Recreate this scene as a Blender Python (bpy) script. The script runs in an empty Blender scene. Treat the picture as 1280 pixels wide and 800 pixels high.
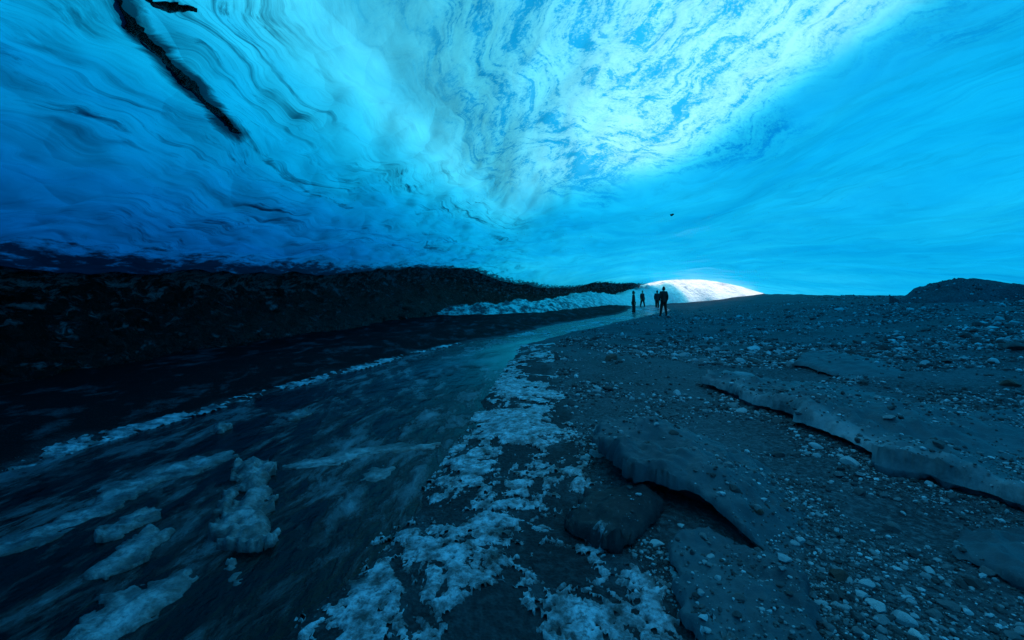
import bpy, bmesh, math, random
import numpy as np
random.seed(7); rng = np.random.default_rng(11)
scene = bpy.context.scene
col = scene.collection
F = 569.0; CAMZ = 1.6; HZ = 362.0          # focal length in photo pixels, eye height, horizon row

# ------------------------------------------------------------------ maths helpers
def S(t):
    t = np.clip(t, 0, 1); return t*t*(3-2*t)
def _hash(ix, iy, seed):
    h = (ix.astype(np.int64)*374761393 + iy.astype(np.int64)*668265263 + seed*1442695041) & 0x7fffffff
    h = ((h ^ (h >> 13))*1274126177) & 0x7fffffff
    return ((h ^ (h >> 16)) & 0xffff)/65535.0
def vnoise(x, y, seed=0):
    x = np.asarray(x, float); y = np.asarray(y, float)
    ix = np.floor(x); iy = np.floor(y); fx = x-ix; fy = y-iy
    fx = fx*fx*fx*(fx*(fx*6-15)+10); fy = fy*fy*fy*(fy*(fy*6-15)+10)
    a = _hash(ix, iy, seed); b = _hash(ix+1, iy, seed); c = _hash(ix, iy+1, seed); d = _hash(ix+1, iy+1, seed)
    return (a*(1-fx)+b*fx)*(1-fy)+(c*(1-fx)+d*fx)*fy - .5
def fbm(x, y, oct=4, seed=0, gain=.5):
    t = 0; a = 1.; f = 1.
    for i in range(oct):
        ca, sa = math.cos(.6*i+.3), math.sin(.6*i+.3)
        t = t + a*vnoise((x*ca-y*sa)*f+i*17.3, (x*sa+y*ca)*f-i*9.1, seed+i); a *= gain; f *= 2.03
    return t                                # roughly -0.6 .. 0.6
def curve(ts, vs, sm):
    g = np.linspace(ts[0]-10, ts[-1]+10, 2000); v = np.interp(g, ts, vs)
    d = g[1]-g[0]; k = np.exp(-.5*((np.arange(-300, 301)*d)/sm)**2); k /= k.sum()
    v = np.convolve(np.pad(v, 300, mode='edge'), k, mode='valid')
    return lambda t: np.interp(t, g, v)
def seg_dist(px, py, a, b):
    ax, ay = a; bx, by = b; dx, dy = bx-ax, by-ay
    t = np.clip(((px-ax)*dx+(py-ay)*dy)/(dx*dx+dy*dy+1e-12), 0, 1)
    return np.hypot(px-ax-t*dx, py-ay-t*dy)
def poly_sd(px, py, poly):
    d = np.full(np.shape(px), 1e9); ins = np.zeros(np.shape(px), bool)
    for i in range(len(poly)):
        a, b = poly[i], poly[(i+1) % len(poly)]
        d = np.minimum(d, seg_dist(px, py, a, b))
        c = ((a[1] > py) != (b[1] > py))
        with np.errstate(divide='ignore', invalid='ignore'):
            xi = (b[0]-a[0])*(py-a[1])/((b[1]-a[1]) or 1e-12)+a[0]
        ins ^= c & (px < xi)
    return np.where(ins, d, -d)

# ------------------------------------------------------------------ the lie of the land
Lx = curve([-14, 0, 4.1, 6.4, 12.6, 16.3, 22, 31.5, 45, 60], [-5.6, -5.2, -4.66, -4.15, -2.2, -.2, 2.2, 7.6, 12, 16], .8)
Rx = curve([-14, 0, 2.2, 2.9, 4.1, 8, 13.5, 15.5, 20.5, 36, 60], [-1.6, -1.3, -1.02, -.81, -.58, -.2, .3, 1.2, 4.0, 12.6, 19], .35)
Gx = curve([-14, 0, 2.2, 2.9, 4.1, 6, 12, 15.5, 20.5, 36, 60], [1.3, 1.0, .85, .62, .62, .63, .95, 1.9, 4.4, 13, 19.5], .35)
WAT = -.06
def ground(X, Y):
    X = np.asarray(X, float); Y = np.asarray(Y, float)
    x0 = 2+.38*np.maximum(0, Y-8)
    z = 1.3*S((X-x0)/15.)
    z = z + .5*S((X-x0-12)/8)*S((22-Y)/10)
    dl = X-Lx(Y); dr = Rx(Y)-X
    ins = np.minimum(dl, dr)+.25*fbm(X*1.1, Y*1.1, 3, 5)
    z = z + np.where(dl < 0, .22*S(-dl/2.2), 0) + .05*S((-dr)/.6)
    z = z - .03 - .22*S((ins+.12)/.6)
    z = z + .10*fbm(X*.5, Y*.5, 3, 9)*S(-dr/1.2) + .035*fbm(X*2.1, Y*2.1, 4, 21)*S((-dr+.3)/.5)
    z = z + .10*fbm(X*.9, Y*.9, 4, 33)*S(-dl/.5)
    return z
tops = []                                   # ledge tops, so that stones rest on them
def surf(X, Y):
    z = ground(X, Y)
    for f in tops: z = np.maximum(z, f(X, Y))
    return z
def at(px, py, fn=ground):
    Y = np.geomspace(.8, 120, 6000); X = (px-640)/F*Y; Z = CAMZ-(py-HZ)/F*Y
    k = np.argmax(Z <= fn(X, Y)); return X[k], Y[k]
def W(pts): return [at(*p) for p in pts]

# ------------------------------------------------------------------ object helpers
def link(name, me, mat=None, parent=None):
    o = bpy.data.objects.new(name, me); col.objects.link(o)
    if mat: me.materials.append(mat)
    if parent: o.parent = parent
    return o
def tag(o, label=None, cat=None, group=None, kind=None):
    for k, v in (('label', label), ('category', cat), ('group', group), ('kind', kind)):
        if v: o[k] = v
    return o
def mesh_np(name, V, Fc, smooth=True):
    me = bpy.data.meshes.new(name); V = np.asarray(V, np.float32); Fc = np.asarray(Fc, np.int32)
    n = Fc.shape[1]
    me.vertices.add(len(V)); me.vertices.foreach_set('co', V.ravel())
    me.loops.add(Fc.size); me.loops.foreach_set('vertex_index', Fc.ravel())
    me.polygons.add(len(Fc)); me.polygons.foreach_set('loop_start', np.arange(0, Fc.size, n, dtype=np.int32))
    me.update(calc_edges=True); me.validate()
    me.polygons.foreach_set('use_smooth', np.full(len(me.polygons), smooth)); me.update()
    return me
def attr(me, name, vals):
    a = me.attributes.new(name, 'FLOAT', 'POINT'); a.data.foreach_set('value', np.asarray(vals, np.float32).ravel())
def grid_faces(nr, nc, flip=False, off=0):
    i, j = np.meshgrid(np.arange(nr-1), np.arange(nc-1), indexing='ij'); a = (i*nc+j).ravel()+off
    f = np.stack([a, a+1, a+nc+1, a+nc], 1)
    return f[:, ::-1] if flip else f

# ------------------------------------------------------------------ material helpers
class NT:
    def __init__(s, name):
        s.m = bpy.data.materials.new(name); s.m.use_nodes = True; s.t = s.m.node_tree; s.t.nodes.clear()
        s.out = s.n('ShaderNodeOutputMaterial'); s.tc = s.n('ShaderNodeTexCoord').outputs['Object']
    def n(s, ty, **kw):
        x = s.t.nodes.new(ty)
        for k, v in kw.items(): setattr(x, k, v)
        return x
    def put(s, sock, v):
        if isinstance(v, bpy.types.NodeSocket): s.t.links.new(v, sock)
        elif isinstance(v, tuple) and sock.type == 'RGBA' and len(v) == 3: sock.default_value = (*v, 1)
        else: sock.default_value = v
    def noise(s, vec, scale, detail=5, rough=.55, dist=0, color=False):
        x = s.n('ShaderNodeTexNoise'); s.put(x.inputs['Vector'], vec)
        for k, v in (('Scale', scale), ('Detail', detail), ('Roughness', rough), ('Distortion', dist)): x.inputs[k].default_value = v
        return x.outputs['Color' if color else 'Fac']
    def map(s, vec, scale=(1, 1, 1), rot=(0, 0, 0), loc=(0, 0, 0)):
        x = s.n('ShaderNodeMapping'); s.put(x.inputs['Vector'], vec)
        x.inputs['Scale'].default_value = scale; x.inputs['Rotation'].default_value = rot; x.inputs['Location'].default_value = loc
        return x.outputs[0]
    def ramp(s, fac, stops):
        x = s.n('ShaderNodeValToRGB'); s.put(x.inputs[0], fac); e = x.color_ramp.elements
        while len(e) < len(stops): e.new(.5)
        for q, (p, c) in zip(e, stops):
            q.position = p; q.color = (c, c, c, 1) if not isinstance(c, tuple) else (*c, 1)
        return x.outputs[0]
    def math(s, op, a, b=0., c=None, clamp=False):
        x = s.n('ShaderNodeMath', operation=op, use_clamp=clamp); s.put(x.inputs[0], a); s.put(x.inputs[1], b)
        if c is not None: s.put(x.inputs[2], c)
        return x.outputs[0]
    def vmath(s, op, a, b):
        x = s.n('ShaderNodeVectorMath', operation=op); s.put(x.inputs[0], a)
        if op == 'SCALE': s.put(x.inputs['Scale'], b)
        else: s.put(x.inputs[1], b)
        return x.outputs[0]
    def mix(s, fac, a, b):
        x = s.n('ShaderNodeMix', data_type='RGBA'); s.put(x.inputs[0], fac); s.put(x.inputs[6], a); s.put(x.inputs[7], b)
        return x.outputs[2]
    def at(s, name): return s.n('ShaderNodeAttribute', attribute_name=name).outputs['Fac']
    def bump(s, h, strength=.5, dist=.02, normal=None):
        x = s.n('ShaderNodeBump'); s.put(x.inputs['Height'], h); x.inputs['Strength'].default_value = strength
        x.inputs['Distance'].default_value = dist
        if normal is not None: s.put(x.inputs['Normal'], normal)
        return x.outputs[0]
    def pbr(s, color, rough, normal=None, spec=.5, **kw):
        x = s.n('ShaderNodeBsdfPrincipled'); s.put(x.inputs['Base Color'], color); s.put(x.inputs['Roughness'], rough)
        s.put(x.inputs['Specular IOR Level'], spec)
        if normal is not None: s.put(x.inputs['Normal'], normal)
        for k, v in kw.items(): s.put(x.inputs[k.replace('_', ' ')], v)
        return x.outputs[0]
    def done(s, sh):
        s.t.links.new(sh, s.out.inputs['Surface']); return s.m

def ice_ceiling_mat():
    t = NT('glacier_ice')
    dome = t.at('dome'); low = t.at('low')
    cx = t.n('ShaderNodeCombineXYZ'); t.put(cx.inputs[0], t.at('flow_r')); t.put(cx.inputs[1], t.at('flow_t')); fl = cx.outputs[0]
    wa = t.vmath('SCALE', t.vmath('SUBTRACT', t.noise(t.tc, .38, 3, .5, color=True), (.5, .5, .5)), 2.3)
    wb = t.vmath('SCALE', t.vmath('SUBTRACT', t.noise(t.tc, 1.5, 3, .55, color=True), (.5, .5, .5)), t.math('MULTIPLY_ADD', dome, .26, .16))
    p = t.vmath('ADD', fl, t.vmath('ADD', wa, wb))
    # bubbly pale bands in the thin roof, clear blue ice between them, crumbled at the borders
    crumb = t.math('MULTIPLY_ADD', t.noise(t.tc, 5.5, 4, .6), .16, t.math('MULTIPLY', t.noise(t.tc, 17, 5, .8), .34))      # about .25
    big = t.noise(t.map(p, (.55, .30, 1)), 1.0, 5, .55)
    b1_ = t.math('ADD', t.math('MULTIPLY_ADD', big, .5, t.math('MULTIPLY', t.noise(t.map(p, (1.6, .34, 1.)), 1.5, 7, .62), .7)), crumb)   # about .85
    sw = t.ramp(b1_, [(.755, 0.), (.80, .40), (.825, .72), (.93, 1.)])
    fine = t.ramp(t.math('ADD', t.noise(t.map(p, (2.5, .30, 1)), 2.4, 7, .64), crumb), [(.62, .15), (.675, .75), (.78, 1.)])
    bub = t.math('MULTIPLY', sw, fine)
    soft = t.ramp(t.noise(t.map(p, (.9, .2, .8)), 1.1, 7, .58), [(.3, .42), (.7, .85)])
    bub = t.mix(dome, soft, bub)
    c = t.mix(dome, t.mix(bub, (.03, .52, .78), (.86, .95, 1.)), t.mix(bub, (.03, .40, .66), (.60, .78, .84)))
    # long thin dark streaks of grit along the flow
    st = t.ramp(t.noise(t.map(p, (3.4, .22, 1)), 1.3, 8, .62), [(.36, 1.), (.42, .55), (.48, 0.)])
    st2 = t.ramp(t.noise(t.map(p, (1.5, .42, 1)), 2.1, 8, .68), [(.33, 1.), (.395, .5), (.45, 0.)])
    hair = t.ramp(t.noise(t.map(p, (7., .35, 1)), 1.8, 6, .6), [(.32, .4), (.40, .15), (.46, 0.)])
    patch = t.ramp(t.noise(t.map(t.tc, (.55, .3, .5)), 1.3, 4, .6), [(.44, .06), (.64, 1.)])
    dark = t.math('MULTIPLY', t.math('MAXIMUM', t.math('MAXIMUM', st, st2), hair), patch)
    dark = t.math('MULTIPLY', dark, t.at('grit'))
    c = t.mix(dark, c, (.008, .07, .12))
    hn = t.noise(t.map(p, (2.2, .6, 1)), 2.6, 7, .68)
    c = t.mix(t.ramp(t.math('MULTIPLY_ADD', t.math('SUBTRACT', hn, .5), 1.5, t.at('halo')), [(.45, 0.), (.62, .5), (.85, .93)]), c, (.006, .035, .06))
    # dirt frozen into the lowest ice
    dn = t.noise(t.map(t.tc, (1.5, .55, 2.4)), 3., 8, .7)
    dirt = t.math('MULTIPLY', t.ramp(t.math('ADD', t.math('MULTIPLY', low, .36), t.math('MULTIPLY', dn, .9)), [(.62, 0.), (.76, 1.)]), .93)
    c = t.mix(dirt, c, (.01, .03, .045))
    b1 = t.noise(t.map(p, (1, .3, 1)), 1.3, 3, .5)
    b2 = t.noise(t.map(p, (2.6, .5, 1)), 2.4, 5, .55)
    vo = t.n('ShaderNodeTexVoronoi', feature='F1'); t.put(vo.inputs['Vector'], t.map(t.vmath('ADD', t.tc, t.vmath('SCALE', wa, .35)), (1.1, .6, 1.1))); vo.inputs['Scale'].default_value = 1.5
    h = t.math('ADD', t.math('ADD', t.math('MULTIPLY', b1, .45), t.math('MULTIPLY', b2, .09)), t.math('MULTIPLY', vo.outputs['Distance'], .55))
    h = t.math('MULTIPLY', h, t.math('MULTIPLY_ADD', t.at('grit'), 1.3, .45))
    nrm = t.bump(h, .5, .2)
    tr = t.n('ShaderNodeBsdfTranslucent'); t.put(tr.inputs['Color'], c); t.put(tr.inputs['Normal'], nrm)
    gl = t.n('ShaderNodeBsdfGlossy'); gl.inputs['Color'].default_value = (.9, .95, 1, 1); gl.inputs['Roughness'].default_value = .12
    t.put(gl.inputs['Normal'], nrm)
    fr = t.n('ShaderNodeFresnel'); fr.inputs['IOR'].default_value = 1.31; t.put(fr.inputs['Normal'], nrm)
    mx = t.n('ShaderNodeMixShader'); t.put(mx.inputs[0], t.math('MINIMUM', t.math('MULTIPLY', fr.outputs[0], .8), .16)); t.put(mx.inputs[1], tr.outputs[0]); t.put(mx.inputs[2], gl.outputs[0])
    # the weathered top of the glacier lets the daylight into the clear body
    tp = t.n('ShaderNodeBsdfTransparent')
    m2 = t.n('ShaderNodeMixShader'); t.put(m2.inputs[0], t.at('inner')); t.put(m2.inputs[1], tp.outputs[0]); t.put(m2.inputs[2], mx.outputs[0])
    va = t.n('ShaderNodeVolumeAbsorption'); va.inputs['Color'].default_value = (.0, .828, .912, 1); va.inputs['Density'].default_value = ICE_K
    t.t.links.new(va.outputs[0], t.out.inputs['Volume'])
    return t.done(m2.outputs[0])
ICE_K = 1.15

def gravel_mat():
    t = NT('wet_gravel')
    big = t.noise(t.tc, .8, 5, .6); fine = t.noise(t.tc, 22, 8, .7); grit = t.n('ShaderNodeTexVoronoi')
    t.put(grit.inputs['Vector'], t.tc); grit.inputs['Scale'].default_value = 45
    c = t.mix(t.ramp(big, [(.35, 0.), (.65, 1.)]), (.006, .018, .027), (.021, .050, .071))
    c = t.mix(t.ramp(fine, [(.45, 0.), (.7, 1.)]), c, (.055, .11, .145))
    bk = t.mix(t.ramp(t.noise(t.map(t.tc, (1, .5, 1)), 2.4, 8, .7), [(.52, 0.), (.68, 1.)]), (.004, .008, .011), (.03, .065, .09))
    c = t.mix(t.at('bank'), c, bk)
    h = t.math('ADD', t.math('MULTIPLY', fine, .6), t.math('MULTIPLY', grit.outputs['Distance'], .6))
    n = t.bump(h, .9, .022)
    return t.done(t.pbr(c, .72, n, t.math('MULTIPLY_ADD', t.at('bank'), -.08, .10)))
def silt_mat(k=1.):
    t = NT('frozen_silt')
    big = t.noise(t.tc, 1.6, 5, .6); fine = t.noise(t.tc, 38, 6, .7); st = t.noise(t.map(t.tc, (1, 3.5, 1), (0, 0, .5)), 2.2, 6, .6)
    c = t.mix(t.ramp(big, [(.35, 0.), (.65, 1.)]), (.011*k, .043*k, .065*k), (.025*k, .078*k, .11*k))
    c = t.mix(t.ramp(fine, [(.6, 0.), (.72, 1.)]), c, (.055, .10, .135))
    e = t.math('MULTIPLY', t.at('edge'), t.ramp(t.noise(t.tc, 2.6, 5, .6), [(.38, 0.), (.60, 1.)]))
    c = t.mix(t.math('MULTIPLY', e, t.at('bare')), c, (.19, .33, .42))
    h = t.math('ADD', t.math('MULTIPLY', fine, .25), t.math('MULTIPLY', st, .8))
    return t.done(t.pbr(c, .6, t.bump(h, .7, .035), .14))
def stone_mat(name, lo, hi):
    t = NT(name); oi = t.n('ShaderNodeObjectInfo').outputs['Random']; ge = t.n('ShaderNodeNewGeometry').outputs['Random Per Island']
    r = t.math('POWER', t.math('FRACT', t.math('ADD', oi, ge)), 2.9)
    c = t.mix(r, lo, hi); f = t.noise(t.tc, 14, 7, .7)
    c = t.mix(t.ramp(f, [(.35, .6), (.65, 0.)]), c, (.05, .05, .052))
    return t.done(t.pbr(c, .75, t.bump(f, .5, .02), .15))
def water_mat():
    t = NT('stream_water')
    p = t.map(t.tc, (1, .42, 1), (0, 0, -.25))
    cl = t.noise(p, 1.5, 8, .64, .5); fl = t.noise(t.map(t.tc, (1, .42, 1), (0, 0, -.5)), 4.2, 8, .68, .3)
    k = t.math('MULTIPLY', t.ramp(cl, [(.44, 0.), (.60, 1.)]), t.ramp(fl, [(.43, .02), (.60, 1.)]))
    c = t.mix(k, (.0015, .003, .0045), (.09, .17, .23))
    stl = t.at('still'); k = t.math('MULTIPLY', k, t.math('MULTIPLY_ADD', stl, -.85, 1.))
    rip = t.math('ADD', t.noise(t.map(t.tc, (1, .45, 1), (0, 0, -.3)), 6, 6, .6), t.math('MULTIPLY', t.noise(p, 1.6, 4), 1.2))
    return t.done(t.pbr(c, t.math('MULTIPLY_ADD', k, .45, .15), t.bump(t.math('MULTIPLY', t.math('MULTIPLY_ADD', k, .8, rip), t.math('MULTIPLY_ADD', stl, -.9, 1.)), .6, .07), t.math('MULTIPLY_ADD', stl, .15, .2), IOR=1.33))
def ice_mat(name, dark, pale, scale=5.):
    t = NT(name)
    a = t.noise(t.tc, scale, 8, .68); b = t.noise(t.tc, scale*6, 6, .7)
    c = t.mix(t.ramp(a, [(.36, 0.), (.60, 1.)]), dark, pale)
    c = t.mix(t.math('MULTIPLY', t.at('edge'), t.math('MULTIPLY_ADD', b, .9, .42)), c, dark)
    h = t.math('ADD', a, t.math('MULTIPLY', b, .45))
    c = t.mix(t.ramp(t.noise(t.tc, scale*3.3, 7, .75), [(.40, .8), (.55, 0.)]), c, dark)
    return t.done(t.pbr(c, t.ramp(b, [(.3, .25), (.7, .65)]), t.bump(h, .8, .05), .5))
def wall_mat():
    t = NT('dirty_ice')
    w = t.vmath('ADD', t.tc, t.vmath('SCALE', t.noise(t.tc, .9, 3, color=True), .9))
    a = t.noise(t.map(w, (1, .5, 2.)), 3.6, 8, .7); b = t.noise(w, 11, 6, .7)
    c = t.mix(t.ramp(t.math('MULTIPLY_ADD', t.at('clear'), .13, a), [(.575, 0.), (.66, 1.)]), (.0015, .0025, .003), (.10, .19, .25))  # pale flecks painted into the colour as glints, more where the mask is high
    h = t.math('ADD', a, t.math('MULTIPLY', b, .3))
    return t.done(t.pbr(c, t.ramp(b, [(.35, .08), (.65, .35)]), t.bump(h, 1., .3), .45))
def snow_mat():
    t = NT('packed_snow'); a = t.noise(t.tc, 1.3, 8, .66); b = t.noise(t.tc, 5, 8, .7)
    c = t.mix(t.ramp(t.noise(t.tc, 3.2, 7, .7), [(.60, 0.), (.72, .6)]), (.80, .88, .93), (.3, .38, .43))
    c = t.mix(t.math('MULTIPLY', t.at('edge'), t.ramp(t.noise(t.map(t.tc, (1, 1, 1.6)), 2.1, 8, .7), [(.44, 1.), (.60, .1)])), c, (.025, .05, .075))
    return t.done(t.pbr(c, .6, t.bump(t.math('ADD', a, t.math('MULTIPLY', b, .5)), .9, .3), .4))
def plain(name, c, rough=.7):
    t = NT(name); f = t.noise(t.tc, 40, 4, .6)
    return t.done(t.pbr(t.mix(f, tuple(v*.7 for v in c), tuple(v*1.25 for v in c)), rough, t.bump(f, .3, .005), .3))

M_CEIL = ice_ceiling_mat(); M_GRAVEL = gravel_mat(); M_SILT = silt_mat(); M_WATER = water_mat()
M_STONE = stone_mat('grey_stone', (.009, .032, .047), (.28, .50, .64)); M_PALE = stone_mat('pale_stone', (.22, .38, .48), (.34, .52, .62))
M_DARKST = stone_mat('dark_stone', (.03, .03, .032), (.07, .072, .074))
M_SHORE = ice_mat('frosted_ice', (.006, .022, .034), (.26, .50, .68), 6.5); M_FLOE = ice_mat('floe_ice', (.008, .022, .034), (.32, .56, .72), 3.4)
M_WET = silt_mat(.35); M_WET.name = 'wet_dark_ice'; M_WALL = wall_mat(); M_SNOW = snow_mat()
M_SEAM = wall_mat(); M_SEAM.name = 'black_grit'

# ------------------------------------------------------------------ ground and stream
nx, nyb, nyf = 520, 40, 470
tt = np.linspace(-1, 1, nx); kk = 4.4; gx = 70*np.sinh(kk*tt)/math.sinh(kk)+.8
gy = np.concatenate([np.linspace(-16, .9, nyb), np.geomspace(1.0, 110, nyf)])
XX, YY = np.meshgrid(gx, gy)
V = np.stack([XX, YY, ground(XX, YY)], -1).reshape(-1, 3)
gme = mesh_np('ground', V, grid_faces(len(gy), nx)); attr(gme, 'bank', np.maximum(.99*S((Lx(YY)-XX+.1+.5*fbm(XX*1.3, YY*1.3, 4, 505))/.5)*S((46-YY)/4), .6*S((Gx(YY)+.15-XX+.6*fbm(XX*1.7, YY*1.7, 4, 515))/.3)*S((14-YY)/3)).ravel())
tag(link('ground', gme, M_GRAVEL), kind='structure')
wy = np.concatenate([np.linspace(-15, .8, 30), np.geomspace(.9, 60, 260)]); wt = np.linspace(0, 1, 90)
WX = (Lx(wy)-1.2)[:, None]*(1-wt)[None]+(Rx(wy)+1.0)[:, None]*wt[None]; WY = np.repeat(wy[:, None], 90, 1)
WZ = WAT+.006*fbm(WX*2.5, WY*1.4, 3, 71)
wme = mesh_np('stream', np.stack([WX, WY, WZ], -1).reshape(-1, 3), grid_faces(len(wy), 90))
attr(wme, 'still', (S((WY-7+2*fbm(WX*.7, WY*.5, 3, 73))/3)*S((17-WY)/3)*S((WX-Lx(WY)-.6)/1.2)).ravel())
tag(link('stream', wme, M_WATER), kind='structure')

# ------------------------------------------------------------------ the ice roof: one closed body of glacier ice
wl_Y = [-14, 0, 7, 13, 21, 30, 36, 42, 47, 52, 56]
xl = curve(wl_Y, [-8.6, -8.4, -7.9, -7.45, -6.0, -3.0, 1.3, 4.6, 8.4, 14.6, 16.5], 1.1)
zl0 = curve(wl_Y, [1.8, 1.8, 1.8, 2.04, 2.47, 2.95, 1.8, 1.55, 2.35, 2.2, 2.0], 1.0)
def zl(Y): return zl0(Y)+.30*fbm(np.asarray(Y)*.42, np.asarray(Y)*0+2, 4, 611, .6)
xr = curve([-14, 5, 16, 34, 54], [21, 21, 21.5, 25, 31], 3)
hh = curve([-14, -8, 6, 15, 25, 35, 54], [4.6, 5.0, 5.0, 4.35, 3.75, 3.15, 2.72], 2.)
def dome_r(X, Y): return np.sqrt(((X-2.0-.05*(Y-6))/3.65)**2+((Y-5.5)/10.)**2)
def inner(X, Y):
    a, b, h, z0 = xl(Y), xr(Y), hh(Y), zl(Y); xa = a+.42*(b-a)
    u = np.clip((X-a)/(xa-a), 0, 1); left = z0+(h-z0)*(1-(1-u)**3.2)
    u2 = np.clip((X-xa)/(b-xa), 0, 2); right = h-(h-.9)*u2**1.75
    z = np.where(X < xa, left, right)
    d = 6.05-1.5*dome_r(X, Y)**2+.25*fbm(X*.4, Y*.25, 2, 15); k = .16
    hm = np.clip(.5+.5*(d-z)/k, 0, 1); z = z*(1-hm)+d*hm+k*hm*(1-hm)
    w = S((X-a)/1.5)
    z = z+(.42*fbm(X*.32, Y*.16, 3, 41)+.17*fbm(X*.9+.5*Y*.1, Y*.38, 4, 44)*(1-.75*S((X-2.5)/4))+(.05+.05*S((.5-X)/2))*fbm(X*2.2, Y*1.0, 4, 47)*(1-.8*S((X-2.5)/4)))*w*(.35+.65*S((44-Y)/20))
    return np.where(Y < -8, z-(z+1)*S((-8-Y)/6), z)
# black grit frozen into a crack of the roof
def ceil_at(px, py):
    Y = np.geomspace(1.2, 60, 5000); X = (px-640)/F*Y; Z = CAMZ-(py-HZ)/F*Y
    ok = X > xl(Y)+.02
    k = np.argmax((Z >= inner(X, Y)) | ~ok); return X[k], Y[k]
SEAM = [(150, -8), (172, 40), (205, 72), (232, 100), (262, 130), (285, 155), (302, 166)]
SEAM2 = [(302, 166), (330, 196), (380, 236), (440, 262)]
nr, nc = 430, 330
cy = np.concatenate([np.linspace(-14, .5, 60), np.linspace(.55, 54, nr-60)**1.0])
th = np.linspace(0, 1, nc); sx = np.where(th < .5, .34*(1-np.cos(th*math.pi)), .34+.66*((th-.5)/.5)**1.15)
CX = xl(cy)[:, None]+sx[None]*(xr(cy)+5-xl(cy))[:, None]; CY = np.repeat(cy[:, None], nc, 1)
CY = CY+S((CY-46)/8)*1.1*fbm(CX*.35, CX*0+3, 3, 77)
CZ = inner(CX, CY)
r = dome_r(CX, CY)
rs_ = S((r-.72)/.58); ls_ = S((r-.85)/.85); sd_ = S((CX-.5)/2.5)
thick = .80+.8*S((2.8-CX)/3.2)+3.9*(rs_*sd_+.86*ls_*(1-sd_))*(1-.35*S((CY-22)/20)*S((CX+1)/8))+8.2*S((.2-CX)/5.5)*ls_*(1-.8*S(1-(CX-xl(CY))/4.5))+1.0*fbm(CX*.3, CY*.2, 3, 61)*ls_
thick = np.maximum(thick, .6)
OZ = CZ+thick
Vi = np.stack([CX, CY, CZ], -1).reshape(-1, 3); Vo = np.stack([CX, CY+3.5*S((CY-44)/10), OZ], -1).reshape(-1, 3); N = len(Vi)
Fi = grid_faces(nr, nc, True); Fo = grid_faces(nr, nc, False, N)
idx = np.arange(N).reshape(nr, nc)
def rim(line): a = line[:-1]; b = line[1:]; return np.stack([a, b, b+N, a+N], 1)
Fr = np.concatenate([rim(idx[0, :]), rim(idx[:, -1]), rim(idx[-1, ::-1]), rim(idx[::-1, 0])])
me = mesh_np('ice_ceiling', np.concatenate([Vi, Vo]), np.concatenate([Fi, Fo, Fr]))
halo = np.zeros(CX.shape)
for pl_, wd in ((SEAM, .15), (SEAM2, .10)):
    Q = [ceil_at(*q) for q in pl_]
    for a_, b_ in zip(Q[:-1], Q[1:]): halo = np.maximum(halo, np.exp(-(seg_dist(CX, CY, a_, b_)/wd)**2)*(1 if wd > .12 else .62))
attr(me, 'halo', np.concatenate([halo.ravel()]*2))
attr(me, 'inner', np.concatenate([np.ones(N), np.zeros(N)]))
th_ = np.arctan2((CX-2.0)/3.65, (CY-5.5)/10.); fr_ = (r*5).ravel(); ft_ = (th_*5*(.4+.6*r)).ravel(); attr(me, 'flow_r', np.concatenate([fr_, fr_])); attr(me, 'flow_t', np.concatenate([ft_, ft_]))
dm = S((1.10-r+.30*fbm(CX*.8, CY*.5, 3, 3))/.35).ravel(); attr(me, 'dome', np.concatenate([dm, dm]))
lo = S(1-(CX-xl(CY))/1.3).ravel(); attr(me, 'low', np.concatenate([lo, lo]))
gr = (S((2.4-CX)/4)*S((r-.85)/.4)*.86+.14).ravel(); attr(me, 'grit', np.concatenate([gr, gr]))
ceil = tag(link('ice_ceiling', me, M_CEIL), 'translucent blue glacier ice roof arching over the whole cave', 'ice ceiling', kind='structure')

def seam(pts, widths, drop=.03):
    P = np.array([ceil_at(*p) for p in pts]); n = 60
    s = np.linspace(0, len(P)-1, n*(len(P)-1)+1); X = np.interp(s, np.arange(len(P)), P[:, 0]); Y = np.interp(s, np.arange(len(P)), P[:, 1])
    w = np.interp(s, np.arange(len(P)), widths); w = w*np.clip(.9+1.5*fbm(s*1.5, s*0+1, 5, 5, .5), .1, 2)
    tx, ty = np.gradient(X), np.gradient(Y); l = np.hypot(tx, ty)+1e-9; nx_, ny_ = -ty/l, tx/l
    jx = np.mean(widths)*fbm(s*1.6, s*0, 6, 19, .6)*1.6; X = X+nx_*jx; Y = Y+ny_*jx
    u = np.linspace(-1, 1, 11); GX = X[:, None]+nx_[:, None]*w[:, None]*u; GY = Y[:, None]+ny_[:, None]*w[:, None]*u
    prof = np.sqrt(np.maximum(0, 1-u**2))
    G0 = inner(GX, GY)
    Zb = G0+.03-(drop+.03)*prof*(1+.8*fbm(GX*6, GY*6, 3, 8)); Zt = G0+.05+.05*prof
    A = np.stack([GX, GY, Zb], -1).reshape(-1, 3); B = np.stack([GX, GY, Zt], -1).reshape(-1, 3)
    Fc = np.concatenate([grid_faces(len(s), 11), grid_faces(len(s), 11, True, len(A))])
    return link('grit_seam', mesh_np('grit_seam', np.concatenate([A, B]), Fc), M_SEAM, ceil)
tag(seam(SEAM, [.012, .05, .03, .035, .022, .05, .004]), 'black jagged seam of grit in the upper left ice')
seam([(185, -4), (215, 8), (246, 10)], [.02, .07, .01])
tag(seam([(838, 268), (842, 267)], [.045, .012], .05), 'small dark fleck of grit in the smooth roof')

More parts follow.
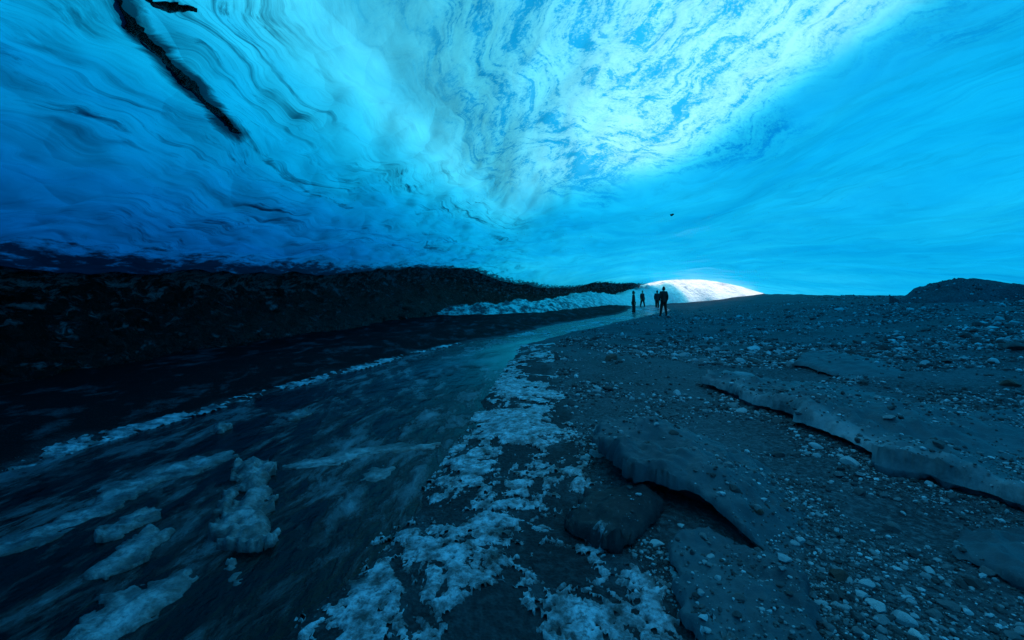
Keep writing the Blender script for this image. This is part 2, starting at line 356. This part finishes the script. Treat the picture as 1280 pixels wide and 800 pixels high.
# ------------------------------------------------------------------ dirty ice wall under the left lip
sy = np.concatenate([np.linspace(-15, 1, 60), np.linspace(1.05, 53.5, 700)]); X0, Z0 = xl(sy), zl(sy); tx, ty = np.gradient(X0), np.gradient(sy); l = np.hypot(tx, ty); ox, oy = -ty/l, tx/l
prof_t = np.linspace(0, 1, 100); rows = []
for q in prof_t:
    if q < .12: zz = Z0+6*(1-q/.12)+.25; off = np.full_like(sy, .03)  # unseen upper part, added to block light leaking in behind the roof's rim
    else:
        v = (q-.12)/.88; zb = -.35; zz = (Z0+.25)*(1-v)+zb*v; off = .03+.5*S(v/.25)-1.3*S((v-.2)/.8)
    dsp = (.34*fbm(sy*.55, zz*1.1, 4, 91)+.26*np.abs(fbm(sy*1.5+zz, zz*2.6-sy*.4, 5, 93))-.05)*S((q-.12)/.25)
    rows.append(np.stack([X0+ox*(off+dsp), sy+oy*(off+dsp), zz], -1))
V = np.stack(rows, 0)
# thickness behind, so that the wall is a body and not a sheet
back = V[::-1].copy(); back[..., 0] += ox*2.5; back[..., 1] += oy*2.5
Vw = np.concatenate([V, back], 0); nrw = Vw.shape[0]
Vw = Vw.reshape(-1, 3); nS = len(sy)
caps = []
wme = mesh_np('ice_wall', Vw, grid_faces(nrw, nS)); glint_ = np.repeat(np.concatenate([S(1-(prof_t-.12)/.5), prof_t*0])[:, None], nS, 1); attr(wme, 'clear', glint_.ravel())  # mask for the painted glint flecks, strongest just under the lip
tag(link('ice_wall', wme, M_WALL), 'black dirt-laden ice wall under the low left edge of the roof', 'ice wall')

# ------------------------------------------------------------------ snow bank winding out of the cave mouth
ks = np.arange(12); sb = np.array([(-6.4, 24.4, .02, .5), (-3.4, 26.0, .50, 1.0), (-1.0, 27.6, .72, 1.3), (1.2, 30, .74, 1.5), (3.4, 34, .80, 1.7), (6.2, 40.5, 1.22, 2.2),
   (8.0, 44, 1.15, 2.0), (11.0, 47.5, .95, 2.0), (16.2, 54.5, 2.0, 2.6), (19.5, 60.5, 3.3, 6.5), (25, 65, 3.7, 9), (33, 68, 3.1, 9)])
s = np.linspace(0, 11, 420); bx, by, bz, bw = (np.interp(s, ks, sb[:, i]) for i in range(4))
for a_ in (bx, by, bz, bw):
    k = np.hanning(41); k /= k.sum(); a_[:] = np.convolve(np.pad(a_, 20, mode='edge'), k, mode='valid')
tx, ty = np.gradient(bx), np.gradient(by); l = np.hypot(tx, ty); nxx, nyy = ty/l, -tx/l
u = np.linspace(-1, 1, 61)
edge = 1+.3*fbm(s*1.2, s*0+4, 4, 31)*S((8.8-s)/1.5)
GX = bx[:, None]+nxx[:, None]*(bw*edge)[:, None]*u; GY = by[:, None]+nyy[:, None]*(bw*edge)[:, None]*u
pr = (1-u**2)**.9
base = ground(GX, GY)-.08
GZ = base+(np.maximum(bz[:, None]-base, .1))*pr*(1+.25*fbm(GX*.5, GY*.5, 5, 51, .6))+(.30*fbm(GX*.9, GY*.9, 6, 55, .66)+.25*np.abs(fbm(GX*.6, GY*.6, 5, 58, .6)))*pr
GZ2 = base-.3+0*GZ
A = np.stack([GX, GY, GZ], -1).reshape(-1, 3); B = np.stack([GX, GY, GZ2], -1).reshape(-1, 3)
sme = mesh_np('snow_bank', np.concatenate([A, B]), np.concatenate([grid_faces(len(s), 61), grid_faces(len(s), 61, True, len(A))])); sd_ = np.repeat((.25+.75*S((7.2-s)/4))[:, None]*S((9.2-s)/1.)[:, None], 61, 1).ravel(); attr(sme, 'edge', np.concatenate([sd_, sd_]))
tag(link('snow_bank', sme, M_SNOW),
    'long white snow bank winding out through the bright cave mouth', 'snow bank')

# ------------------------------------------------------------------ lumps: ledges, mounds, floes
def smooth_poly(P, it=2):
    P = list(P)
    for _ in range(it):
        Q = []
        for i in range(len(P)):
            a, b = P[i], P[(i+1) % len(P)]
            Q += [(a[0]*.75+b[0]*.25, a[1]*.75+b[1]*.25), (a[0]*.25+b[0]*.75, a[1]*.25+b[1]*.75)]
        P = Q
    return P
def lump(name, poly, mat, h, rc=.12, e=.05, under=.12, res=.02, amp=.06, nf=3., soft=None, rs=.5, rough=.02, bare=0., basef=None, sm=1, add_top=True, seed=0, pw=1.):
    """poly in metres; edges whose start index is in soft fade into the ground, the others are overhanging cliffs"""
    soft = soft or []; n0 = len(poly); bf = basef or ground
    flags = [i in soft for i in range(n0)]
    for _ in range(sm):
        Q, Fl = [], []
        for i in range(len(poly)):
            a, b = poly[i], poly[(i+1) % len(poly)]
            Q += [(a[0]*.75+b[0]*.25, a[1]*.75+b[1]*.25), (a[0]*.25+b[0]*.75, a[1]*.25+b[1]*.75)]
            Fl += [flags[i], flags[i] and flags[(i+1) % len(flags)]]
        poly, flags = Q, Fl
    P = np.array(poly)
    def dists(X, Y):
        sd = poly_sd(X, Y, poly); dc = np.full(X.shape, 1e9); ds = np.full(X.shape, 1e9)
        for i in range(len(poly)):
            d = seg_dist(X, Y, poly[i], poly[(i+1) % len(poly)])
            if flags[i]: ds = np.minimum(ds, d)
            else: dc = np.minimum(dc, d)
        nz = amp*2*fbm(X*nf, Y*nf, 4, 100+seed)+amp*.8*fbm(X*nf*4, Y*nf*4, 3, 140+seed)
        return sd+nz, np.maximum(dc+nz, 0), ds+nz
    def top_z(X, Y, sd, dc, ds):
        t = np.clip(dc/rc, 0, 1); pf = np.sqrt(np.maximum(0, 1-(1-t)**2))**pw; sf = S(ds/rs) if soft else 1.
        hv = h*(1+.5*fbm(X*nf*.6, Y*nf*.6, 3, 160+seed))
        return bf(X, Y)+(e+(hv-e)*pf+rough*2*fbm(X*9, Y*9, 4, 170+seed)*pf)*sf-(1-sf)*.03*bool(soft)
    m = amp*1.5+res*2
    x = np.arange(P[:, 0].min()-m, P[:, 0].max()+m, res); y = np.arange(P[:, 1].min()-m, P[:, 1].max()+m, res)
    X, Y = np.meshgrid(x, y); sd, dc, ds = dists(X, Y)
    gyy, gxx = np.gradient(sd, res); g2 = gxx**2+gyy**2+.05
    out = sd < 0; ins_ = ~out; dil = np.zeros_like(ins_)
    for di in (-1, 0, 1):
        for dj in (-1, 0, 1): dil |= np.roll(np.roll(ins_, di, 0), dj, 1)
    near = out & dil
    st = np.where(near, -sd/g2, 0); X2 = X+np.clip(gxx*st, -.9*res, .9*res); Y2 = Y+np.clip(gyy*st, -.9*res, .9*res)
    keepv = (sd >= 0) | near
    sd2, dc2, ds2 = dists(X2, Y2); dc2 = np.where(near, 0, dc2); 
    Zt = top_z(X2, Y2, sd2, dc2, ds2)
    sf = S(ds2/rs) if soft else 1.
    Zb = bf(X2, Y2)+e*(1-S(dc2/under))*sf-.04*S(dc2/under)-(1-sf)*.05
    Zb = np.minimum(Zb, Zt-.002*(~near))
    Vt = np.stack([X2, Y2, Zt], -1).reshape(-1, 3); Vb = np.stack([X2, Y2, Zb], -1).reshape(-1, 3); n = len(Vt)
    f = grid_faces(*X.shape); kv = keepv.ravel(); f = f[kv[f].all(1)]
    Fc = np.concatenate([f, f[:, ::-1]+n]); Vv = np.concatenate([Vt, Vb])
    used = np.unique(Fc); remap = np.zeros(2*n, int); remap[used] = np.arange(len(used)); Fc = remap[Fc]
    me = mesh_np(name, Vv[used], Fc)
    ed = (1-np.clip(dc2/(rc*2.2), 0, 1)).ravel(); attr(me, 'edge', np.concatenate([ed, ed])[used]); attr(me, 'bare', np.full(len(used), bare))
    o = link(name, me, mat)
    if add_top:
        def f_(X_, Y_):
            X_ = np.asarray(X_, float); Y_ = np.asarray(Y_, float); a, b, c = dists(X_, Y_)
            return np.where(a > .02, top_z(X_, Y_, a, b, c), -9)
        tops.append(f_)
    return o

# sediment-covered ice ledges on the right
tag(lump('ice_ledge', W([(738, 575), (765, 612), (790, 628), (850, 640), (900, 668), (950, 695), (1012, 716), (1060, 690), (1000, 600), (930, 560), (850, 535), (760, 548)]), M_SILT, .27, .07, .17, .45,
    soft=[6, 7, 8, 9, 10], rs=.7, res=.014, amp=.05, nf=3.6, rough=.024), 'smooth silt-covered ice ledge with a black undercut edge in the foreground', 'ice ledge')
tag(lump('ice_ledge', W([(872, 482), (905, 492), (935, 512), (985, 522), (1000, 540), (1060, 560), (1110, 590), (1190, 610), (1300, 648), (1420, 660), (1420, 520), (1200, 505), (1050, 470), (930, 462)]), M_SILT, .2, .15, .07, .2,
    soft=[9, 10, 11, 12], rs=1.6, res=.035, amp=.09, nf=2.2, rough=.03, bare=.6), 'long ice ledge with a pale bluish scalloped front edge', 'ice ledge')
tag(lump('ice_ledge', W([(988, 458), (1012, 462), (1050, 474), (1090, 480), (1180, 478), (1150, 450), (1040, 440)]), M_SILT, .13, .1, .05, .12, soft=[3, 4, 5], rs=1.2, res=.035, amp=.05, nf=1.8, bare=.1),
    'small dark ice ledge behind the long pale-edged one', 'ice ledge')
tag(lump('ice_ledge', W([(1140, 518), (1180, 523), (1230, 530), (1290, 540), (1380, 520), (1250, 500)]), M_SILT, .3, .1, .08, .12, soft=[3, 4, 5], rs=1.0, res=.035, amp=.05, nf=1.8),
    'low dark step of ice at the right edge of the photo', 'ice ledge')
tag(lump('ice_boulder', W([(706, 660), (718, 640), (748, 622), (800, 622), (835, 645), (812, 672), (765, 692), (724, 684)]), M_WET, .19, .30, .03, .1, res=.011, amp=.035, nf=5, rough=.016, seed=3),
    'dark rounded ice boulder bulging from the ledge end into the frost', 'ice boulder')
tag(lump('silt_mound', W([(830, 690), (870, 665), (930, 690), (1000, 720), (1030, 770), (1060, 860), (880, 870), (845, 770)]), M_SILT, .10, .08, .05, .15, res=.012, amp=.05, nf=4.2, rough=.028, seed=5),
    'low silt mound with scattered stones at the bottom of the photo', 'mound')
tag(lump('silt_hump', W([(1170, 690), (1220, 672), (1300, 680), (1400, 720), (1330, 750), (1230, 722)]), M_SILT, .08, .2, .02, .1, res=.018, amp=.06, nf=3, rough=.03, seed=6),
    'low smooth dark hump near the lower right corner', 'mound')
# rubble mound against the right foot of the roof
Pm = [(16.0, 17.6), (17.6, 16), (20, 15.2), (25, 15), (26, 20), (23, 23), (19, 22), (16.4, 19.6)]
tag(lump('rubble_mound', Pm, M_GRAVEL, 1.15, 4.2, .0, .3, res=.09, amp=.3, nf=.8, rough=.08, sm=2, seed=7, pw=1.9), 'dark rubble mound at the far right under the roof edge', 'mound')

# ice floes on the stream
wf = lambda X, Y: np.full(np.shape(X), WAT)
def Wt(pts): return [((px-640)/F*(CAMZ-WAT)*F/(py-HZ), (CAMZ-WAT)*F/(py-HZ)) for px, py in pts]
floes = [
 ([(288, 590), (318, 573), (342, 582), (336, 625), (345, 668), (322, 690), (268, 684), (272, 655), (302, 632), (308, 606)], .075, 'tall knobbly pale ice floe, brightest on the dark stream'),
 ([(-30, 690), (60, 655), (120, 620), (178, 592), (240, 575), (292, 560), (300, 572), (240, 594), (180, 612), (130, 645), (60, 680), (-20, 706)], .03, 'long thin pale ice strip left of the knobbly floe'),
 ([(125, 668), (165, 640), (205, 632), (212, 648), (170, 662), (140, 682)], .045, 'small ring-like ice floe above the pointed one'),
 ([(92, 728), (120, 695), (170, 672), (224, 656), (230, 668), (190, 692), (140, 722)], .04, 'pale pointed ice floe in the middle left of the stream'),
 ([(50, 830), (90, 785), (150, 745), (236, 708), (247, 720), (232, 748), (180, 788), (120, 840)], .035, 'broad pale ice floe in the bottom left corner'),
 ([(345, 584), (400, 572), (445, 556), (520, 556), (560, 552), (510, 568), (450, 570), (400, 584)], .012, 'thin wavy ice line crossing the middle of the stream'),
 ([(354, 522), (372, 511), (394, 508), (386, 519), (368, 526)], .035, 'small lone ice floe high on the dark stream'),
 ([(262, 541), (270, 532), (284, 533), (284, 543)], .06, 'small upright ice lump near the far bank'),
 ([(268, 640), (285, 615), (300, 610), (296, 628), (282, 644)], .05, 'small dark-veined ice floe tucked beside the knobbly one'),
 ([(272, 712), (300, 700), (312, 715), (300, 735), (284, 735)], .03, 'round low ice floe below the knobbly one'),
 ([(440, 592), (470, 585), (500, 580), (492, 600), (455, 606)], .012, 'faint flat ice patch right of the wavy line'),
]
for i, (pp, h, lab) in enumerate(floes):
    tag(lump('ice_floe', Wt(pp), M_FLOE, h*.8, .14, -.010, .04, res=.014 if i not in (1, 5) else .02, amp=.06, nf=4.2, rough=h*.55, basef=wf, add_top=False, seed=20+i, sm=2), lab, 'ice floe', 'ice floes on the stream')

# frost and ice crust along the shore: nobody could count it
def crust(name, fx0, fx1, y0, y1, res, cov, h, seed, mat, aspect=1.):
    Vs, Fs, Qs = [], [], []; off = 0; y = y0
    while y < y1:                                           # bands whose grid coarsens with distance
        rr = res*max(1, y/3.); yb = min(y1, y+rr*60)
        ys = np.arange(y, yb+rr*.99, rr); a = min(fx0(ys)); b = max(fx1(ys)); xs = np.arange(a, b+rr, rr)
        X, Y = np.meshgrid(xs, ys)
        ed = np.minimum(X-fx0(Y), fx1(Y)-X)
        wx = X+.25*fbm(X*2, Y*2, 3, seed+3); wy_ = Y+.25*fbm(X*2, Y*2, 3, seed+5)
        q = fbm(wx*1.9, wy_*1.9*aspect, 8, seed, .84)*.85+cov(X, Y)+.25*S(ed/.25)-.25
        q = np.where(ed < 0, np.minimum(q, ed*2), q)
        Z = np.maximum(surf(X, Y), WAT)-.012+h*S(q/.35)+.016*fbm(X*11, Y*11, 5, seed+9, .62)*S(q/.15)+np.minimum(q, 0)*.05
        k = q > -.03
        f = grid_faces(*X.shape); f = f[k.ravel()[f].all(1)]
        Vs.append(np.stack([X, Y, Z], -1).reshape(-1, 3)); Fs.append(f+off); Qs.append((1-S(q/.32)).ravel()); off += X.size; y = ys[-1]
    Vv = np.concatenate(Vs); Fc = np.concatenate(Fs); used = np.unique(Fc); rm = np.zeros(len(Vv), int); rm[used] = np.arange(len(used))
    me = mesh_np(name, Vv[used], rm[Fc]); attr(me, 'edge', np.concatenate(Qs)[used]*.9)
    return tag(link(name, me, mat), kind='stuff')
c1 = crust('shore_ice', lambda y: Rx(y)-.12, lambda y: Gx(y)+.12, 1.6, 13.5, .014, lambda X, Y: .15+.09*S((Y-3)/4)+.14*S((X-.1)/.4)*S((3.4-Y)/.8), .026, 301, M_SHORE)
tag(c1, 'frosty white ice crust along the near shore of the stream', 'shore ice')
c2 = crust('bank_ice', lambda y: Lx(y)-.22, lambda y: Lx(y)+.1, 2.5, 14, .02, lambda X, Y: .48+0*X, .025, 321, M_FLOE)
tag(c2, 'thin pale ice rim along the far bank of the stream', 'shore ice')
c3 = crust('channel_ice', lambda y: Lx(y)+.1, lambda y: Rx(y)-.05, 16, 42, .03, lambda X, Y: .12+.1*S((Y-26)/8), .02, 341, M_SHORE, .5)
tag(c3, 'pale ice sheets on the far channel below the snow bank', 'shore ice')

# ------------------------------------------------------------------ stones
def stone_mesh(seed, sub=2, flat=.65):
    bm = bmesh.new(); bmesh.ops.create_icosphere(bm, subdivisions=sub, radius=1)
    r_ = random.Random(seed); pl = []
    for _ in range(15):
        v = np.array([r_.gauss(0, 1) for _ in range(3)]); v /= np.linalg.norm(v); pl.append((v, r_.uniform(.5, .82)))
    sx_, sy_ = r_.uniform(.85, 1.25), r_.uniform(.7, 1.0)
    for v in bm.verts:
        p = np.array(v.co)
        for nn, d in pl:
            k = p@nn-d
            if k > 0: p = p-nn*k*.97
        p *= 1+.025*math.sin(5*p[0]+seed)*math.sin(6*p[1]+2*seed)
        v.co = (p[0]*sx_, p[1]*sy_, p[2]*flat*r_.uniform(.97, 1.03))
    me = bpy.data.meshes.new('stone'); bm.to_mesh(me); bm.free(); return me
SM = [stone_mesh(i, 3 if i < 6 else 2, .45+.35*((i*7) % 10)/10) for i in range(12)]
def stone(me, x, y, r_, mat, rz=None, sq=1.):
    o = bpy.data.objects.new('stone', me); col.objects.link(o)
    o.location = (x, y, float(surf(x, y))+r_*.22*sq); o.scale = (r_, r_, r_*sq); o.rotation_euler = (random.uniform(-.25, .25), random.uniform(-.25, .25), random.uniform(0, 6.28) if rz is None else rz)
    if not me.materials: me.materials.append(mat)
    o.material_slots[0].link = 'OBJECT'; o.material_slots[0].material = mat
    return o
big = [  # photo position, width in photo pixels, material, label
 (1097, 760, 32, M_PALE, 'largest pale stone in the cluster at the lower right'),
 (1128, 778, 30, M_PALE, 'flat pale stone just right of the largest pale one'),
 (1083, 733, 25, M_PALE, 'pale blocky stone behind the largest pale one'),
 (1048, 722, 34, M_DARKST, 'dark angular stone at the left end of the pale cluster'),
 (1050, 746, 22, M_STONE, 'small flat grey stone in front of the dark angular one'),
 (1078, 745, 20, M_PALE, 'small pale stone wedged in the middle of the cluster'),
 (1103, 776, 22, M_STONE, 'grey stone between the two biggest pale stones'),
 (1142, 796, 22, M_PALE, 'pale stone cut by the bottom edge below the cluster'),
 (1062, 581, 28, M_PALE, 'lone pale wedge stone below the pale-edged ledge'),
 (1050, 571, 14, M_PALE, 'small pale stone behind the lone wedge stone'),
 (990, 457, 22, M_PALE, 'upright pale stone at the tip of the small dark ledge'),
 (1161, 715, 17, M_PALE, 'lone pale pebble in the open gravel at lower right'),
 (1218, 731, 24, M_STONE, 'grey angular stone beside the low hump at lower right'),
 (1113, 661, 24, M_STONE, 'grey stone alone halfway down the right gravel slope'),
 (983, 637, 18, M_PALE, 'pale flat stone on the foreground ledge border'),
 (950, 641, 18, M_DARKST, 'dark stone on the smooth top of the foreground ledge'),
 (888, 697, 14, M_PALE, 'brightest small stone on the low silt mound'),
 (879, 672, 20, M_STONE, 'grey stone at the back of the low silt mound'),
 (922, 769, 18, M_STONE, 'grey stone in the middle of the low silt mound'),
 (764, 450, 24, M_DARKST, 'dark lone stone on the gravel near the stream head'),
 (1268, 437, 26, M_STONE, 'grey boulder at the right edge of the gravel'),
 (1078, 430, 14, M_PALE, 'pale stone in the upper middle of the gravel slope'),
 (1240, 413, 16, M_PALE, 'pale stone high on the gravel near the right edge'),
 (1262, 482, 26, M_DARKST, 'dark flat stone above the long ledge at right'),
 (1050, 388, 14, M_PALE, 'pale flat stone near the crest of the gravel slope'),
]
for i, (px, py, w, m, lab) in enumerate(big):
    x, y = at(px, py, surf); o = stone(SM[i % 6], x, y, .5*w/F*math.hypot(x, y)*.72, m, sq=.9); tag(o, lab, 'stone', 'large stones on the gravel')
# the crowd of small stones
n = 210000
yy = np.exp(rng.uniform(math.log(1.9), math.log(34), n)); ang = rng.uniform(-.6, 1.2, n); xx = ang*yy
px_ = 640+F*ang
gd = xx-Gx(yy); keep = gd > .02
cl = fbm(xx*1.1, yy*1.1, 4, 401)+.35*fbm(xx*.35, yy*.35, 2, 407)
zt = surf(xx, yy); on = zt > ground(xx, yy)+.05
prob = np.clip(.36+2.5*cl, .03, 1); prob = np.where(on & ~((yy > 13) & (xx > 15)), prob*.22, prob)
keep &= rng.uniform(0, 1, n) < prob
xx, yy, zt = xx[keep], yy[keep], zt[keep]
rad = np.exp(rng.normal(math.log(.0085), .66, len(xx)))*np.clip(yy/4., .75, 2.4); rad = np.minimum(rad, .11*np.clip(yy/6, .45, 1.5))
show = rad/yy; order = np.argsort(-show)
for k in order[:270]:
    o = stone(SM[int(rng.integers(4, 12))], xx[k], yy[k], rad[k], M_STONE, sq=float(rng.uniform(.6, 1)))
    tag(o, 'small grey stone lying loose among the gravel of the right slope', 'stone', 'small stones on the gravel')
rest = order[270:76000]
bm = bmesh.new(); bmesh.ops.create_icosphere(bm, subdivisions=1, radius=1); T = np.array([v.co[:] for v in bm.verts]); TF = np.array([[v.index for v in f.verts] for f in bm.faces]); bm.free()
m = len(rest); jit = rng.uniform(.72, 1.12, (m, len(T), 1)); a = rng.uniform(0, 6.28, m); sc3 = rng.uniform(.55, 1.2, (m, 1, 3))*np.array([1, .85, .62])
P = T[None]*jit*sc3; ca, sa = np.cos(a)[:, None], np.sin(a)[:, None]
P = np.stack([P[..., 0]*ca-P[..., 1]*sa, P[..., 0]*sa+P[..., 1]*ca, P[..., 2]], -1)*rad[rest][:, None, None]
P += np.stack([xx[rest], yy[rest], zt[rest]+rad[rest]*.2], -1)[:, None]
FF = (TF[None]+(np.arange(m)*len(T))[:, None, None]).reshape(-1, 3)
tag(link('gravel', mesh_np('gravel', P.reshape(-1, 3), FF, False), M_STONE), 'loose grey gravel strewn over the dark slope', 'gravel', kind='stuff')

# ------------------------------------------------------------------ people
M_SKIN = plain('skin', (.35, .22, .16)); M_CLOTH = [plain('jacket_black', (.012, .012, .014)), plain('jacket_navy', (.012, .015, .025)), plain('trousers_black', (.008, .008, .009)), plain('boot_black', (.008, .008, .008), .5)]
def skin(name, pts, edges, parent, mat, sub=2):
    me = bpy.data.meshes.new(name); me.from_pydata([p[:3] for p in pts], edges, []); o = bpy.data.objects.new(name, me); col.objects.link(o)
    md = o.modifiers.new('skin', 'SKIN'); md.use_smooth_shade = True
    if not me.skin_vertices: me.skin_vertices.new() if hasattr(me.skin_vertices, 'new') else None
    for i, p in enumerate(pts):
        r_ = p[3]; me.skin_vertices[0].data[i].radius = r_ if isinstance(r_, tuple) else (r_, r_)
    me.skin_vertices[0].data[0].use_root = True
    ss = o.modifiers.new('sub', 'SUBSURF'); ss.levels = sub; ss.render_levels = sub
    dg = bpy.context.evaluated_depsgraph_get(); new = bpy.data.meshes.new_from_object(o.evaluated_get(dg)); new.name = name
    bpy.data.objects.remove(o); o = link(name, new, None, parent); new.materials.clear(); new.materials.append(mat); return o
def person(x, y, rz, label, jacket, stride=.1, spread=.1, arm=.12, bend=0., hood=True, h=1.76):
    root = bpy.data.objects.new('person', None); col.objects.link(root); root.location = (x, y, float(surf(x, y))+.0); root.rotation_euler = (0, 0, rz); k = h/1.76; root.scale = (k, k, k)
    tag(root, label, 'person', 'people standing before the cave mouth')
    hip = .92; lean = .05*bend
    def legs(g):
        out = []
        for s_, st in ((-1, stride), (1, -stride)):
            out.append([(s_*.09, 0, hip-.04, .095+g), (s_*(.09+spread*.4), st*.55-.02, .50, .062+g), (s_*(.09+spread), st-.01, .10, .042+g), (s_*(.09+spread), st-.01, .05, .04+g), (s_*(.09+spread*1.1), st-.15, .04, .032+g)])
        return out
    def arms(g):
        return [[(s_*.18, lean-0., 1.42, .062+g), (s_*(.22+arm*.2), .03, 1.15, .045+g), (s_*(.215+arm*.6), -.06, .92, .034+g), (s_*(.215+arm*.6), -.08, .86, .03)] for s_ in (-1, 1)]
    pts = [(0, 0, hip, (.14, .10)), (0, lean*.5, 1.12, (.13, .09)), (0, lean, 1.36, (.15, .10)), (0, lean, 1.47, (.06, .06)), (0, lean-.01, 1.54, (.055, .058)), (0, lean-.02, 1.62, (.072, .088)), (0, lean-.015, 1.70, (.068, .082)), (0, lean-.01, 1.745, (.03, .035))]
    ed = [(i, i+1) for i in range(7)]
    pts += [(0, lean-.105, 1.605, .012)]; ed += [(5, 8)]                       # nose
    for L in legs(0):
        b0 = len(pts); pts += L; ed += [(0, b0)]+[(b0+i, b0+i+1) for i in range(4)]
    for A_, s_ in zip(arms(0), (-1, 1)):
        b0 = len(pts); pts += A_; ed += [(2, b0)]+[(b0+i, b0+i+1) for i in range(3)]
        wx, wy_, wz = A_[-1][:3]
        for f_, ln in zip((-.03, -.01, .01, .03), (.075, .09, .085, .065)):
            c0 = len(pts); pts += [(wx, wy_+f_, wz-.03, .009), (wx-s_*.006, wy_+f_*1.1-.01, wz-.03-ln*.55, .008), (wx-s_*.02, wy_+f_*1.1-.015, wz-.03-ln, .007)]; ed += [(b0+3, c0), (c0, c0+1), (c0+1, c0+2)]
        c0 = len(pts); pts += [(wx-s_*.01, wy_-.045, wz-.02, .009), (wx-s_*.02, wy_-.06, wz-.06, .008)]; ed += [(b0+3, c0), (c0, c0+1)]
    skin('body', pts, ed, root, M_SKIN, 1)
    # jacket with sleeves
    jp = [(0, 0, hip-.10, (.185, .14)), (0, 0, hip+.05, (.175, .13)), (0, lean*.5, 1.14, (.17, .125)), (0, lean, 1.36, (.185, .135)), (0, lean, 1.475, (.085, .085))]; je = [(i, i+1) for i in range(4)]
    for A_ in arms(.026):
        b0 = len(jp); jp += A_[:3]; je += [(3, b0), (b0, b0+1), (b0+1, b0+2)]
    skin('jacket', jp, je, root, jacket)
    tp = [(0, 0, hip-.02, (.15, .115))]; te = []
    for L in legs(.028):
        b0 = len(tp); tp += L[:3]; te += [(0, b0), (b0, b0+1), (b0+1, b0+2)]
    skin('trousers', tp, te, root, M_CLOTH[2])
    for L in legs(.02): skin('boot', [(L[2][0], L[2][1], .16, .06), (L[3][0], L[3][1], .055, .058), (L[4][0], L[4][1]-.02, .045, .042)], [(0, 1), (1, 2)], root, M_CLOTH[3])
    if hood: skin('hood', [(0, lean+.015, 1.52, (.105, .10)), (0, lean+.02, 1.64, (.105, .10)), (0, lean+.015, 1.74, (.07, .075)), (0, lean+.01, 1.775, .03)], [(0, 1), (1, 2), (2, 3)], root, jacket)
    else: skin('hat', [(0, lean, 1.665, (.092, .102)), (0, lean, 1.74, (.075, .085)), (0, lean, 1.785, .025)], [(0, 1), (1, 2)], root, M_CLOTH[2])
    return root
def spot(px, py): return at(px, py, surf)
x, y = spot(792, 394); person(x, y, 1.3, 'person in dark clothes standing sideways, leftmost of the four', M_CLOTH[0], .06, .0, .0)
x, y = spot(803, 385); person(x, y, .5, 'person in dark clothes mid-stride, second from left and farther back', M_CLOTH[1], .2, .02, .05, hood=False, h=1.74)
x, y = spot(821.5, 387); person(x, y, 2.8, 'slim person in dark clothes just behind the rightmost one', M_CLOTH[1], .04, .0, .0, h=1.78)
x, y = spot(829.5, 395); person(x, y, 3.3, 'person in dark clothes with legs apart, rightmost and nearest of the four', M_CLOTH[0], .02, .09, .06, h=1.74)

# ------------------------------------------------------------------ light, sky, camera
w = bpy.data.worlds.new('World'); scene.world = w; w.use_nodes = True; nt = w.node_tree
SUN_TO = np.array([.24, .24, .93]); SUN_TO /= np.linalg.norm(SUN_TO)
el = math.asin(SUN_TO[2]); az = math.atan2(SUN_TO[0], SUN_TO[1])
sky = nt.nodes.new('ShaderNodeTexSky'); sky.sky_type = 'NISHITA'; sky.sun_disc = False; sky.sun_elevation = el; sky.sun_rotation = az
bg = nt.nodes['Background']; nt.links.new(sky.outputs[0], bg.inputs['Color']); bg.inputs['Strength'].default_value = .12
sl = bpy.data.lights.new('sun', 'SUN'); sl.energy = 4.2; sl.angle = math.radians(.5); sl.color = (1, .97, .93)
so = bpy.data.objects.new('sun', sl); col.objects.link(so); so.location = (20, 10, 30)
import mathutils
so.rotation_euler = mathutils.Vector(SUN_TO).to_track_quat('Z', 'Y').to_euler()
cam = bpy.data.cameras.new('camera'); co = bpy.data.objects.new('camera', cam); col.objects.link(co); scene.camera = co
cam.sensor_width = 36; cam.lens = 36*F/1280; cam.clip_start = .05; cam.clip_end = 500
cam.shift_y = -(400-HZ)/1280
co.location = (0, 0, CAMZ); co.rotation_euler = (math.radians(90), 0, 0)
vs = scene.view_settings; vs.view_transform = 'Standard'; vs.look = 'None'; vs.gamma = 1; vs.exposure = 0.1; vs.use_curve_mapping = False
cy_ = scene.cycles; cy_.max_bounces = 6; cy_.diffuse_bounces = 4; cy_.glossy_bounces = 3; cy_.transmission_bounces = 6; cy_.transparent_max_bounces = 12; cy_.volume_bounces = 0
cy_.use_denoising = True; cy_.use_adaptive_sampling = True; cy_.adaptive_threshold = .01
cy_.caustics_reflective = False; cy_.caustics_refractive = False
try: cy_.denoiser = 'OPENIMAGEDENOISE'
except Exception: pass
